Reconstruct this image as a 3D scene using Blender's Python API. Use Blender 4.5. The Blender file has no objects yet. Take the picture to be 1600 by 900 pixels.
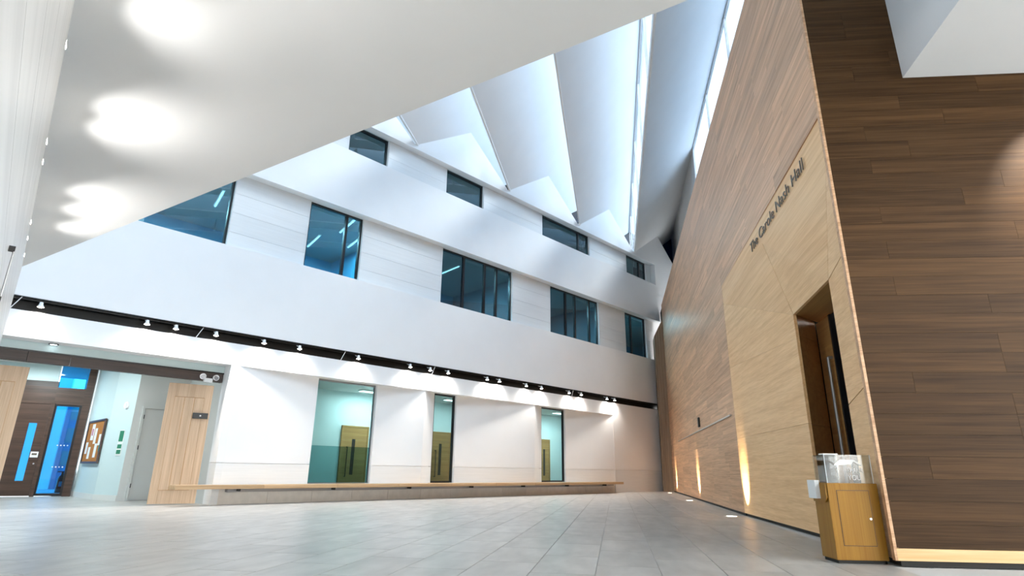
import bpy, bmesh, math, random
from mathutils import Vector, Matrix
random.seed(7)
R = math.radians
S = bpy.context.scene
COL = S.collection

# ------------------------------------------------------------------ camera
cam_d = bpy.data.cameras.new('camera')
cam = bpy.data.objects.new('camera', cam_d); COL.objects.link(cam)
cam_d.sensor_width = 36.0
cam_d.lens = 36.0 * 903.0 / 1600.0
cam_d.clip_start = 0.02; cam_d.clip_end = 400
PITCH, ROLL = R(17.58), R(0.711)
_r = Vector((1, 0, 0)); _f = Vector((0, math.cos(PITCH), math.sin(PITCH))); _u = Vector((0, -math.sin(PITCH), math.cos(PITCH)))
_r2 = math.cos(ROLL) * _r + math.sin(ROLL) * _u
_u2 = -math.sin(ROLL) * _r + math.cos(ROLL) * _u
cam.matrix_world = Matrix(((_r2.x, _u2.x, -_f.x, 0), (_r2.y, _u2.y, -_f.y, 0), (_r2.z, _u2.z, -_f.z, 0.8), (0, 0, 0, 1)))
S.camera = cam

# ------------------------------------------------------------------ sky, exposure
S.view_settings.view_transform = 'Standard'; S.view_settings.look = 'None'
S.view_settings.gamma = 1.0; S.view_settings.use_curve_mapping = False
S.view_settings.exposure = 1.0
wd = bpy.data.worlds.new('sky'); S.world = wd; wd.use_nodes = True
wn, wl = wd.node_tree.nodes, wd.node_tree.links
bg = wn['Background']
tc = wn.new('ShaderNodeTexCoord'); sx = wn.new('ShaderNodeSeparateXYZ'); rp = wn.new('ShaderNodeValToRGB')
ma = wn.new('ShaderNodeMath'); ma.operation = 'MULTIPLY_ADD'; ma.inputs[1].default_value = 0.5; ma.inputs[2].default_value = 0.5
wl.new(tc.outputs['Generated'], sx.inputs[0]); wl.new(sx.outputs['Z'], ma.inputs[0]); wl.new(ma.outputs[0], rp.inputs[0]); wl.new(rp.outputs[0], bg.inputs['Color'])
cr_ = rp.color_ramp
cr_.elements[0].position = 0.49; cr_.elements[0].color = (0.20, 0.19, 0.18, 1)          # ground
cr_.elements[1].position = 0.93; cr_.elements[1].color = (0.165, 0.31, 0.465, 1)         # zenith
e_ = cr_.elements.new(0.505); e_.color = (1.0, 0.97, 0.935, 1)                           # hazy horizon
bg.inputs['Strength'].default_value = 6.8
sun_d = bpy.data.lights.new('hazy_sun', 'SUN'); sun_d.energy = 3.0; sun_d.angle = R(16); sun_d.color = (1.0, 0.92, 0.82)
sun = bpy.data.objects.new('hazy_sun', sun_d); COL.objects.link(sun)
_rv = Vector((math.cos(R(9.93)), -math.sin(R(9.93)), 0)); _uv = Vector((math.sin(R(9.93)), math.cos(R(9.93)), 0))
sun.rotation_euler = (-0.42*_rv + 0.34*_uv + Vector((0, 0, -0.83))).to_track_quat('-Z', 'Y').to_euler()

# ------------------------------------------------------------------ frames (local axes of each wall)
class Frame:
    def __init__(s, ox, oy, deg): s.o = Vector((ox, oy, 0)); s.a = R(deg)
    def w(s, x, y, z=0.0):
        c, n = math.cos(s.a), math.sin(s.a)
        return Vector((s.o.x + c * x - n * y, s.o.y + n * x + c * y, z))
FA = Frame(-6.696, 13.785, 46.09)                 # facade: x along it, y behind it
UX, UY = math.sin(R(9.93)), math.cos(R(9.93))
T = Frame(0, 0, 80.07)                            # along the timber wall: x ahead, y to the left
WR = 2.55
W = Frame(UY * WR, -UX * WR, 80.07)               # timber wall plane at y = 0, hall at y > 0
FR = Frame(UX * 6.4 + UY * WR, UY * 6.4 - UX * WR, -5.0)   # timber front face: x right, y behind
LW = Frame(-7.346, 8.188, 131.0)                  # left wall: x ahead from its corner, y behind it
EN = Frame(-12.588, 16.457, 28.0)                 # end of the entrance passage: x right, y behind
ID = Frame(0, 0, 0)

# ------------------------------------------------------------------ mesh helpers
class MB:
    def __init__(s): s.v = []; s.f = []; s.t = []
    def box(s, x0, x1, y0, y1, z0, z1, tone=0.0):
        if x0 > x1: x0, x1 = x1, x0
        if y0 > y1: y0, y1 = y1, y0
        if z0 > z1: z0, z1 = z1, z0
        b = len(s.v)
        s.v += [(x0, y0, z0), (x1, y0, z0), (x1, y1, z0), (x0, y1, z0), (x0, y0, z1), (x1, y0, z1), (x1, y1, z1), (x0, y1, z1)]
        s.f += [(b, b+3, b+2, b+1), (b+4, b+5, b+6, b+7), (b, b+1, b+5, b+4), (b+1, b+2, b+6, b+5), (b+2, b+3, b+7, b+6), (b+3, b, b+4, b+7)]
        s.t += [tone] * 6; return s
    def prism(s, pts, d):
        """pts: 3D polygon, extruded by vector d"""
        n = len(pts); b = len(s.v); d = Vector(d)
        s.v += [tuple(p) for p in pts] + [tuple(Vector(p) + d) for p in pts]
        s.f.append(tuple(range(b, b+n))); s.f.append(tuple(range(b+2*n-1, b+n-1, -1)))
        for i in range(n):
            j = (i+1) % n; s.f.append((b+j, b+i, b+n+i, b+n+j))
        s.t += [0.0] * (n+2); return s
    def tube(s, p0, p1, r0, r1=None, n=14, caps=True):
        r1 = r0 if r1 is None else r1
        p0, p1 = Vector(p0), Vector(p1); ax = (p1-p0).normalized()
        a = ax.orthogonal().normalized(); c = ax.cross(a); b = len(s.v)
        for p, r in ((p0, r0), (p1, r1)):
            for i in range(n):
                q = 2*math.pi*i/n; s.v.append(tuple(p + r*(math.cos(q)*a + math.sin(q)*c)))
        for i in range(n):
            j = (i+1) % n; s.f.append((b+i, b+j, b+n+j, b+n+i)); s.t.append(0)
        if caps:
            s.f.append(tuple(range(b+n-1, b-1, -1))); s.f.append(tuple(range(b+n, b+2*n))); s.t += [0, 0]
        return s
    def path(s, pts, r, n=8):
        for a, b in zip(pts[:-1], pts[1:]): s.tube(a, b, r, n=n)
        return s
    def lathe(s, prof, o=(0, 0, 0), n=20):
        b = len(s.v); m = len(prof)
        for i in range(n):
            q = 2*math.pi*i/n
            for r, z in prof: s.v.append((o[0]+r*math.cos(q), o[1]+r*math.sin(q), o[2]+z))
        for i in range(n):
            j = (i+1) % n
            for k in range(m-1):
                s.f.append((b+i*m+k, b+j*m+k, b+j*m+k+1, b+i*m+k+1)); s.t.append(0)
        return s
    def mesh(s, name, bevel=0.0, smooth=False):
        me = bpy.data.meshes.new(name); me.from_pydata(s.v, [], s.f)
        bm = bmesh.new(); bm.from_mesh(me)
        bmesh.ops.recalc_face_normals(bm, faces=bm.faces)
        if bevel > 0: bmesh.ops.bevel(bm, geom=bm.edges[:], offset=bevel, segments=2, affect='EDGES', clamp_overlap=True)
        bm.to_mesh(me); bm.free()
        if smooth:
            for p in me.polygons: p.use_smooth = True
        if any(s.t) and bevel == 0:
            at = me.attributes.new('tone', 'FLOAT', 'FACE')
            for i, t in enumerate(s.t): at.data[i].value = t
        return me

def tag(o, label=None, cat=None, group=None, kind=None):
    if label: o['label'] = label
    if cat: o['category'] = cat
    if group: o['group'] = group
    if kind: o['kind'] = kind
    return o
def link(name, data, mat=None, parent=None):
    o = bpy.data.objects.new(name, data); COL.objects.link(o)
    if mat is not None and data is not None and hasattr(data, 'materials') and not len(data.materials): data.materials.append(MAT[mat])
    if parent is not None: o.parent = parent
    return o
def root(name, fr, x=0, y=0, z=0, rz=0, **k):
    o = link(name, None); o.empty_display_size = 0.1
    o.location = fr.w(x, y, z); o.rotation_euler = (0, 0, fr.a + rz)
    return tag(o, **k)
def part(name, mb, mat, parent, bevel=0.0, smooth=False, loc=None, label=None, kind=None):
    me = mb if isinstance(mb, bpy.types.Mesh) else mb.mesh(name, bevel, smooth)
    o = link(name, me, mat, parent)
    if loc: o.location = loc
    return tag(o, label, kind=kind)
def solo(name, fr, mb, mat, x=0, y=0, z=0, rz=0, bevel=0.0, smooth=False, **k):
    o = link(name, mb.mesh(name, bevel, smooth), mat)
    o.location = fr.w(x, y, z); o.rotation_euler = (0, 0, fr.a + rz)
    return tag(o, **k)
def copy_tree(o, parent=None):
    c = o.copy(); COL.objects.link(c); c.parent = parent
    for ch in o.children: copy_tree(ch, c)
    return c
def text_mesh(body, width=None, height=0.1, depth=0.004):
    cu = bpy.data.curves.new('lettering', 'FONT'); cu.body = body; cu.size = height; cu.extrude = depth; cu.offset = -0.0035 * height / 0.26
    o = bpy.data.objects.new('lettering', cu); COL.objects.link(o)
    dg = bpy.context.evaluated_depsgraph_get(); me = bpy.data.meshes.new_from_object(o.evaluated_get(dg))
    bpy.data.objects.remove(o); bpy.data.curves.remove(cu)
    xs = [v.co.x for v in me.vertices]; w0 = max(xs)-min(xs)
    if width:
        for v in me.vertices: v.co.x = (v.co.x-min(xs)) * width / w0
    return me

# ------------------------------------------------------------------ materials
MAT = {}
def base(name, col, rough=0.5, metal=0.0, spec=0.5):
    m = bpy.data.materials.new(name); m.use_nodes = True; b = m.node_tree.nodes['Principled BSDF']
    b.inputs['Base Color'].default_value = (*col, 1); b.inputs['Roughness'].default_value = rough
    b.inputs['Metallic'].default_value = metal; b.inputs['Specular IOR Level'].default_value = spec
    MAT[name] = m; return m, m.node_tree.nodes, m.node_tree.links, b
def mottled(name, col, rough, amt=0.06, scale=3.0, stretch=(1, 1, 1), bump=0.0, tone=0.0, spec=0.5, detail=4):
    m, n, l, b = base(name, col, rough, spec=spec)
    tc = n.new('ShaderNodeTexCoord'); mp = n.new('ShaderNodeMapping'); mp.inputs['Scale'].default_value = stretch
    nz = n.new('ShaderNodeTexNoise'); nz.inputs['Scale'].default_value = scale; nz.inputs['Detail'].default_value = detail
    oi = n.new('ShaderNodeObjectInfo'); ad = n.new('ShaderNodeVectorMath'); ad.operation = 'ADD'
    sc = n.new('ShaderNodeMath'); sc.operation = 'MULTIPLY'; sc.inputs[1].default_value = 37.0
    l.new(oi.outputs['Random'], sc.inputs[0]); l.new(tc.outputs['Object'], mp.inputs[0]); l.new(mp.outputs[0], ad.inputs[0]); l.new(sc.outputs[0], ad.inputs[1])
    l.new(ad.outputs[0], nz.inputs['Vector'])
    rp = n.new('ShaderNodeValToRGB'); l.new(nz.outputs['Fac'], rp.inputs[0])
    rp.color_ramp.elements[0].position = 0.3; rp.color_ramp.elements[1].position = 0.72
    rp.color_ramp.elements[0].color = (*[c*(1-amt) for c in col], 1); rp.color_ramp.elements[1].color = (*[min(1, c*(1+amt)) for c in col], 1)
    out = rp.outputs[0]
    if tone > 0:
        out = tone_mix(n, l, oi, out, tone)
    l.new(out, b.inputs['Base Color'])
    if bump > 0:
        bp = n.new('ShaderNodeBump'); bp.inputs['Strength'].default_value = bump; bp.inputs['Distance'].default_value = 0.01
        l.new(nz.outputs['Fac'], bp.inputs['Height']); l.new(bp.outputs[0], b.inputs['Normal'])
    return m
def tone_mix(n, l, oi, col, tone):
    at = n.new('ShaderNodeAttribute'); at.attribute_name = 'tone'
    a = n.new('ShaderNodeMath'); a.operation = 'ADD'; l.new(oi.outputs['Random'], a.inputs[0]); l.new(at.outputs['Fac'], a.inputs[1])
    f = n.new('ShaderNodeMath'); f.operation = 'FRACT'; l.new(a.outputs[0], f.inputs[0])
    mr = n.new('ShaderNodeMapRange'); mr.inputs['To Min'].default_value = 1-tone; mr.inputs['To Max'].default_value = 1+tone*0.7
    l.new(f.outputs[0], mr.inputs['Value'])
    vm = n.new('ShaderNodeVectorMath'); vm.operation = 'SCALE'; l.new(col, vm.inputs[0]); l.new(mr.outputs[0], vm.inputs['Scale'])
    return vm.outputs[0]
def wood(name, dark, light, rough=0.42, axis='x', tone=0.16, spec=0.5, coarse=1.0):
    m, n, l, b = base(name, light, rough, spec=spec)
    tc = n.new('ShaderNodeTexCoord'); oi = n.new('ShaderNodeObjectInfo'); at = n.new('ShaderNodeAttribute'); at.attribute_name = 'tone'
    sc = n.new('ShaderNodeMath'); sc.operation = 'MULTIPLY_ADD'; sc.inputs[1].default_value = 53.0
    l.new(oi.outputs['Random'], sc.inputs[0])
    s2 = n.new('ShaderNodeMath'); s2.operation = 'MULTIPLY'; s2.inputs[1].default_value = 91.0; l.new(at.outputs['Fac'], s2.inputs[0]); l.new(s2.outputs[0], sc.inputs[2])
    ad = n.new('ShaderNodeVectorMath'); ad.operation = 'ADD'; l.new(tc.outputs['Object'], ad.inputs[0]); l.new(sc.outputs[0], ad.inputs[1])
    def grain(lo, hi, detail, dist):
        mp = n.new('ShaderNodeMapping'); s = {'x': (lo, hi, hi), 'z': (hi, hi, lo), 'y': (hi, lo, hi)}[axis]
        mp.inputs['Scale'].default_value = s; l.new(ad.outputs[0], mp.inputs[0])
        nz = n.new('ShaderNodeTexNoise'); nz.inputs['Scale'].default_value = 1.0; nz.inputs['Detail'].default_value = detail; nz.inputs['Distortion'].default_value = dist
        l.new(mp.outputs[0], nz.inputs['Vector']); return nz
    g1 = grain(0.4*coarse, 15*coarse, 4, 0.35); g2 = grain(1.6*coarse, 80*coarse, 3, 0.15)
    mx = n.new('ShaderNodeMath'); mx.operation = 'MULTIPLY_ADD'; mx.inputs[1].default_value = 0.45
    l.new(g2.outputs['Fac'], mx.inputs[0])
    h = n.new('ShaderNodeMath'); h.operation = 'MULTIPLY'; h.inputs[1].default_value = 0.55; l.new(g1.outputs['Fac'], h.inputs[0]); l.new(h.outputs[0], mx.inputs[2])
    rp = n.new('ShaderNodeValToRGB'); rp.color_ramp.elements[0].position = 0.36; rp.color_ramp.elements[1].position = 0.62
    rp.color_ramp.elements[0].color = (*dark, 1); rp.color_ramp.elements[1].color = (*light, 1); l.new(mx.outputs[0], rp.inputs[0])
    l.new(tone_mix(n, l, oi, rp.outputs[0], tone), b.inputs['Base Color'])
    bp = n.new('ShaderNodeBump'); bp.inputs['Strength'].default_value = 0.12; bp.inputs['Distance'].default_value = 0.004
    l.new(mx.outputs[0], bp.inputs['Height']); l.new(bp.outputs[0], b.inputs['Normal'])
    return m
def glass(name, tint, fac=0.10, rough=0.02, gcol=(1, 1, 1), edge=0.8):
    m = bpy.data.materials.new(name); m.use_nodes = True; n, l = m.node_tree.nodes, m.node_tree.links
    n.remove(n['Principled BSDF']); t = n.new('ShaderNodeBsdfTransparent'); t.inputs[0].default_value = (*tint, 1)
    g = n.new('ShaderNodeBsdfGlossy'); g.inputs['Roughness'].default_value = rough; g.inputs[0].default_value = (*gcol, 1)
    fr = n.new('ShaderNodeLayerWeight'); fr.inputs['Blend'].default_value = 0.5
    pw = n.new('ShaderNodeMath'); pw.operation = 'POWER'; pw.inputs[1].default_value = 5.0; l.new(fr.outputs['Facing'], pw.inputs[0])
    a = n.new('ShaderNodeMath'); a.operation = 'MULTIPLY_ADD'; a.inputs[1].default_value = edge; a.inputs[2].default_value = fac * 0.5; a.use_clamp = True; l.new(pw.outputs[0], a.inputs[0])
    mx = n.new('ShaderNodeMixShader'); l.new(a.outputs[0], mx.inputs[0]); l.new(t.outputs[0], mx.inputs[1]); l.new(g.outputs[0], mx.inputs[2])
    l.new(mx.outputs[0], n['Material Output'].inputs[0]); MAT[name] = m
def glow(name, col, s):
    m, n, l, b = base(name, col, 0.5); b.inputs['Emission Color'].default_value = (*col, 1); b.inputs['Emission Strength'].default_value = s

mottled('plaster', (0.89, 0.89, 0.89), 0.6, amt=0.012, scale=1.5, bump=0.02)
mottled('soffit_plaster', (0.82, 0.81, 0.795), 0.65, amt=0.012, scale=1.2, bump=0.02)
mottled('board_white', (0.80, 0.81, 0.81), 0.55, amt=0.03, scale=2.0, stretch=(0.5, 1, 14), tone=0.03)
mottled('gloss_panel', (0.74, 0.73, 0.72), 0.32, amt=0.10, scale=1.0, stretch=(0.25, 1, 9), bump=0.03, spec=0.5)  # streaks in the colour stand in for reflections along the panels
mottled('stone_plinth', (0.76, 0.71, 0.65), 0.6, amt=0.06, scale=6, tone=0.04)
mottled('tile', (0.445, 0.42, 0.39), 0.36, amt=0.16, scale=2.2, stretch=(0.8, 2.2, 1), bump=0.03, tone=0.07, spec=0.45, detail=6)
base('grout', (0.60, 0.58, 0.55), 0.8)
wood('oak_wall', (0.49, 0.265, 0.135), (0.79, 0.485, 0.285), rough=0.42, tone=0.13, spec=0.4)
wood('oak_portal', (0.76, 0.44, 0.19), (0.94, 0.61, 0.315), rough=0.42, tone=0.06, spec=0.4)  # long-wall oak made paler; the light it catches is in the colour
wood('oak_shaded', (0.045, 0.020, 0.0065), (0.096, 0.047, 0.017), rough=0.55, tone=0.18, spec=0.15)  # same oak as the long wall, darkened to paint in the front's shade
wood('oak_end', (0.20, 0.125, 0.07), (0.36, 0.24, 0.145), rough=0.5, axis='z', tone=0.15)
wood('oak_reveal', (0.40, 0.20, 0.065), (0.52, 0.285, 0.10), rough=0.4, tone=0.05)
wood('oak_door', (0.50, 0.33, 0.20), (0.66, 0.46, 0.30), rough=0.45, axis='z', tone=0.05)
wood('oak_cabinet', (0.31, 0.14, 0.018), (0.39, 0.195, 0.028), rough=0.4, axis='z', tone=0.04, spec=0.2)
wood('oak_bench', (0.46, 0.29, 0.15), (0.66, 0.45, 0.26), rough=0.4, tone=0.12)
wood('walnut', (0.045, 0.022, 0.014), (0.10, 0.052, 0.035), rough=0.4, tone=0.1)
wood('brown_beam', (0.045, 0.030, 0.026), (0.085, 0.058, 0.048), rough=0.5, tone=0.2)
base('black', (0.008, 0.008, 0.009), 0.5)
base('frame_black', (0.012, 0.012, 0.014), 0.35)
base('shadow_gap', (0.02, 0.018, 0.016), 0.8)
base('white_metal', (0.85, 0.85, 0.85), 0.3)
base('grey_metal', (0.35, 0.35, 0.36), 0.35, metal=0.7)
base('steel', (0.62, 0.62, 0.62), 0.3, metal=1.0)
base('teal_wall', (0.70, 0.82, 0.83), 0.6)
base('passage_wall', (0.60, 0.72, 0.73), 0.6)
base('passage_white', (0.72, 0.72, 0.70), 0.5)
base('office_blue', (0.05, 0.30, 0.48), 0.6)
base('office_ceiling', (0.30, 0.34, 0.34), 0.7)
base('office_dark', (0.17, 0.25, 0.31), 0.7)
base('carpet', (0.06, 0.08, 0.09), 0.9)
base('paper', (0.86, 0.86, 0.85), 0.6)
base('red_paint', (0.45, 0.012, 0.012), 0.3)
base('green_sign', (0.02, 0.22, 0.12), 0.5)
base('cork', (0.42, 0.16, 0.03), 0.9)
base('letter_grey', (0.16, 0.12, 0.09), 0.4, metal=0.3)
base('white_print', (0.85, 0.83, 0.80), 0.5)
glass('office_glass', (0.42, 0.62, 0.68), 0.13)
glass('room_glass', (0.78, 0.91, 0.90), 0.06)
glass('room_film', (0.46, 0.68, 0.68), 0.05)
glass('skylight_glass', (0.59, 0.63, 0.665), 0.05)
glass('clear_glass', (0.95, 0.96, 0.95), 0.05)
glass('blue_glass', (0.006, 0.045, 0.12), 0.06)
glass('street_glass', (0.10, 0.46, 0.70), 0.12)
glass('green_glass', (0.42, 0.52, 0.44), 0.12)
glass('acrylic', (0.955, 0.96, 0.955), 0.06, edge=0.12)
glow('lamp_glow', (1.0, 0.95, 0.86), 22.0)
glow('uplight_glow', (1.0, 0.93, 0.80), 6.0)
glow('tube_glow', (0.75, 0.95, 1.0), 1.6)
glow('panel_glow', (0.80, 0.97, 1.0), 3.0)

# ------------------------------------------------------------------ floor
TW, TL = 0.54, 1.05
flr = solo('floor', T, MB().box(-9, 36, -14, 26, -0.25, -0.007), 'grout', kind='structure', label='grey stone tile floor of the atrium with pale joints')
tile_me = MB().box(0.003, TL-0.003, 0.003, TW-0.003, -0.012, 0.0).mesh('tile', 0.0015)
far = MB(); cells = []
j0 = -48
for j in range(-26, 48):
    y0 = 0.20 + j*TW                         # local y = -r
    if y0 < -WR-0.4 or y0 > 24: continue
    for i in range(-6, 33):
        x0 = i*TL + (j % 2) * TL*0.5
        wp = T.w(x0+TL/2, y0+TW/2)
        fo = (wp - FA.o); c, n = math.cos(FA.a), math.sin(FA.a)
        behind = -fo.x*n + fo.y*c; tt = fo.x*c + fo.y*n
        if behind > (0.9 if tt > -0.3 else 9): continue
        if y0 < -WR-0.05 and x0 > 6.2: continue
        d = wp.length
        vis = wp.y > 3.6 and abs(wp.x)/max(wp.y, .1) < 1.02
        cells.append((d if vis else 99, x0, y0))
cells.sort()
for k, (d, x0, y0) in enumerate(cells):
    if d < 10.5 and k < 290:
        o = link('tile', tile_me, 'tile', flr); o.location = (x0, y0, 0)
    else:
        far.box(x0+0.003, x0+TL-0.003, y0+0.003, y0+TW-0.003, -0.012, 0.0, tone=random.random())
part('tile_field', far, 'tile', flr, kind='stuff')

# ------------------------------------------------------------------ facade
LEN = 26.0; T0 = -6.5
SP = 4.53; V0 = 4.82 - 3*SP; ZV, ZP, ZR = 11.34, 13.0, 14.36
fac = root('wall_back', FA, kind='structure', label='white folded facade with two bands of recessed windows facing the atrium')
part('fascia', MB().box(T0, 16.0, 0, 0.42, 3.15, 3.67), 'plaster', fac)
part('spandrel', MB().box(T0, LEN, 0, 0.45, 3.95, 6.08), 'plaster', fac)
part('spandrel', MB().box(T0, LEN, 0, 0.45, 8.15, 10.08), 'plaster', fac)
part('end_panel', MB().box(16.0, LEN, 0, 0.1, 0.909, 3.67), 'plaster', fac)
part('end_panel', MB().box(16.0, LEN, 0, 0.1, 0.0, 0.901), 'board_white', fac)
part('backing', MB().box(16.0, LEN, 0.1, 0.42, 0.0, 3.67), 'stone_plinth', fac)
part('track_recess', MB().box(T0, LEN, 0.26, 0.42, 3.67, 3.95).box(T0, LEN, 0.005, 0.26, 3.672, 3.69).box(T0, LEN, 0.005, 0.26, 3.93, 3.948), 'black', fac)
for k in range(0, 9):
    a = V0 + k*SP
    if a + SP < T0: continue
    pts = [(a, 0, 11.2), (a+SP, 0, 11.2), (a+SP, 0, ZV), (a+SP*0.54, 0, ZP), (a, 0, ZV)]
    part('gable', MB().prism(pts, (0, 0.3, 0)), 'plaster', fac)
def boards(t0, t1, z0, z1, y, n):
    h = (z1-z0)/n
    for i in range(n):
        part('board', MB().box(t0, t1, y, y+0.06, z0+i*h+0.003, z0+(i+1)*h-0.003), 'board_white', fac)
WIN1 = [(-3.6, -0.5, []), (1.58, 3.32, [0.70]), (6.47, 9.95, [0.305, 0.60, 0.775]), (12.2, 15.58, [0.33, 0.52, 0.82]), (17.72, 19.6, [0.34])]
WIN2 = [(2.55, 3.98, []), (6.48, 8.31, []), (11.72, 15.03, [0.78]), (18.1, 19.95, [0.70])]
wcount = [0]
WORD = {1: ['teal office window cut by the sloping white soffit', 'two-light teal office window with blue room behind, lower band', 'four-light black framed window in the lower band', 'four-light black framed window reflecting a spotlight, lower band beside the timber end', 'narrow two-light window next to the timber wall, lower band'],
        2: ['single-pane top-band window beside the sloping soffit edge', 'single-pane top-band window under the second white gable', 'two-light top-band window under the third white gable', 'small two-light top-band window beside the timber wall']}
def windows(level, lst, z0, z1, zs):
    prev = T0
    for i, (a, b, ms) in enumerate(lst):
        boards(prev, a, z0, z1, 0.26, 4 if level == 1 else 2); prev = b
        wcount[0] += 1
        w = root('window_%d' % wcount[0], FA, a, 0.34, z0, kind='structure', label=WORD[level][i])
        L, H, f = b-a, z1-z0, 0.055
        fm = MB().box(0, f, 0, 0.09, 0, H).box(L-f, L, 0, 0.09, 0, H).box(f, L-f, 0, 0.09, 0, f).box(f, L-f, 0, 0.09, H-f, H)
        part('window_frame', fm, 'frame_black', w)
        part('reveal', MB().box(L+0.001, L+0.012, -0.08, 0.09, 0, H).box(-0.012, -0.001, -0.08, 0.09, 0, H), 'white_metal', w)
        xs = [f] + [m*L for m in ms] + [L-f]
        for m in ms: part('mullion', MB().box(m*L-0.04, m*L+0.04, 0, 0.09, f, H-f), 'frame_black', w)
        for p, q in zip(xs[:-1], xs[1:]):
            part('pane', MB().box(p, q, 0.04, 0.052, f, H-f), 'office_glass', w)
    boards(prev, LEN if level == 1 else 20.6, z0, z1, 0.26, 4 if level == 1 else 2)
windows(1, WIN1, 6.0, 8.15, 6.08)
windows(2, WIN2, 9.98, 11.2, 10.08)
part('end_panel', MB().box(20.4, LEN, 0, 0.45, 10.08, 11.2), 'plaster', fac)
# offices behind the bands
of = root('wall_office', FA, 0, 0, 0, kind='structure', label='blue painted office rooms behind the upper windows')
part('office_wall', MB().box(T0, LEN, 5.0, 5.2, 5.6, 8.3), 'office_blue', of)
part('office_wall', MB().box(T0, LEN, 4.0, 4.2, 9.4, 11.5), 'office_dark', of)
part('office_ceiling', MB().box(T0, LEN, 0.46, 5.2, 8.30, 8.42), 'office_ceiling', of)
part('office_ceiling', MB().box(T0, LEN, 0.46, 4.2, 11.35, 11.47), 'office_ceiling', of)
part('office_floor', MB().box(T0, LEN, 0.46, 5.2, 5.45, 5.6), 'carpet', of)
part('office_floor', MB().box(T0, LEN, 0.46, 4.2, 9.25, 9.4), 'carpet', of)
for x in (T0, LEN-0.1):
    part('partition', MB().box(x, x+0.1, 0.46, 5.0, 5.6, 8.3), 'office_dark', of); part('partition', MB().box(x, x+0.1, 0.46, 4.0, 9.4, 11.35), 'office_dark', of)
for x in (-5.0, 4.9, 11.0, 16.6): part('partition', MB().box(x, x+0.1, 0.46, 5.0, 5.6, 8.3), 'office_dark' if x > 6 else 'office_blue', of)
for x in (5.2, 10.0, 16.5): part('partition', MB().box(x, x+0.1, 0.46, 4.0, 9.4, 11.35), 'office_dark', of)
def tube_lamp(t, y, z, ang=0.0, L=1.3, label=None, grp='office ceiling tubes', en=70):
    label = label or ('thin glowing ceiling tube behind the window cut by the sloping soffit' if t < 1 else 'thin glowing ceiling tube behind the two-light teal window')
    o = root('ceiling_tube', FA, t, y, z, ang, label=label, cat='ceiling lamp', group=grp)
    part('housing', MB().box(-L/2, L/2, -0.05, 0.05, -0.03, 0.0), 'white_metal', o)
    part('diffuser', MB().box(-L/2+0.02, L/2-0.02, -0.022, 0.022, -0.055, -0.03), 'tube_glow', o)
    ld = bpy.data.lights.new('lamp_light', 'AREA'); ld.shape = 'RECTANGLE'; ld.size = L; ld.size_y = 0.1; ld.energy = en; ld.color = (0.8, 0.95, 1.0)
    lo = link('lamp_light', ld, None, o); lo.location = (0, 0, -0.065)
    return o
for t, y in ((-2.4, 1.6), (-1.6, 3.0), (-0.2, 2.4), (2.2, 2.2), (3.4, 1.4), (3.3, 3.4), (4.3, 2.4)): tube_lamp(t, y, 8.30, R(80))
for t in (8.4, 13.4, 19.6): tube_lamp(t, 2.2, 8.30, R(85), en=150, label='added ceiling tube brightening the office behind the ' + ('four-light window nearer the sloping soffit' if t < 10 else 'four-light window nearer the timber wall' if t < 15 else 'narrow window next to the timber wall'), grp='added office ceiling tubes')  # tubes added to brighten the dark right-hand offices

for t in (3.6, 8.2, 13.4, 19.2): tube_lamp(t, 2.4, 11.35, R(5), en=80, label='added ceiling tube brightening the top-floor room behind the band under the gables', grp='added top-floor ceiling tubes')  # lamps added to lift the top-floor rooms

# ---- ground storey: folded panels, windows, plinth, bench
gw = root('wall_ground', FA, kind='structure', label='white folded ground-floor wall panels between tall slot windows')
G0, G1, GJ = 0.43, 3.15, 0.905
def gpanel(t0, y0, t1, y1):
    for a, b, m in ((G0, GJ-0.004, 'board_white'), (GJ+0.004, G1, 'plaster')):
        part('wall_panel', MB().prism([(t0, y0, a), (t1, y1, a), (t1, y1, b), (t0, y0, b)], (0, 0.12, 0)), m, gw)
    part('panel_backing', MB().prism([(t0, y0+0.12, G0), (t1, y1+0.12, G0), (t1, y1+0.12, G1), (t0, y0+0.12, G1)], (0, 0.02, 0)), 'stone_plinth', gw)
part('pier', MB().box(0.0, 0.16, 0.0, 0.42, 0, GJ-0.004), 'board_white', gw)
part('pier', MB().box(0.0, 0.16, 0.0, 0.42, GJ+0.004, G1), 'plaster', gw)
gpanel(0.16, 0.0, 2.40, 0.22)
gpanel(4.28, 0.26, 5.86, 0.01); gpanel(5.86, 0.01, 6.46, 0.30)
gpanel(7.36, 0.26, 10.95, 0.01); gpanel(10.95, 0.01, 11.66, 0.30)
gpanel(13.05, 0.26, 16.0, 0.005)
GW = [(2.40, 4.28, 'wide slot window showing an oak door in a pale teal room'), (6.46, 7.36, 'slim black framed slot window with an oak door behind'), (11.66, 13.05, 'slim black framed slot window beside the bench end')]
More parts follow.
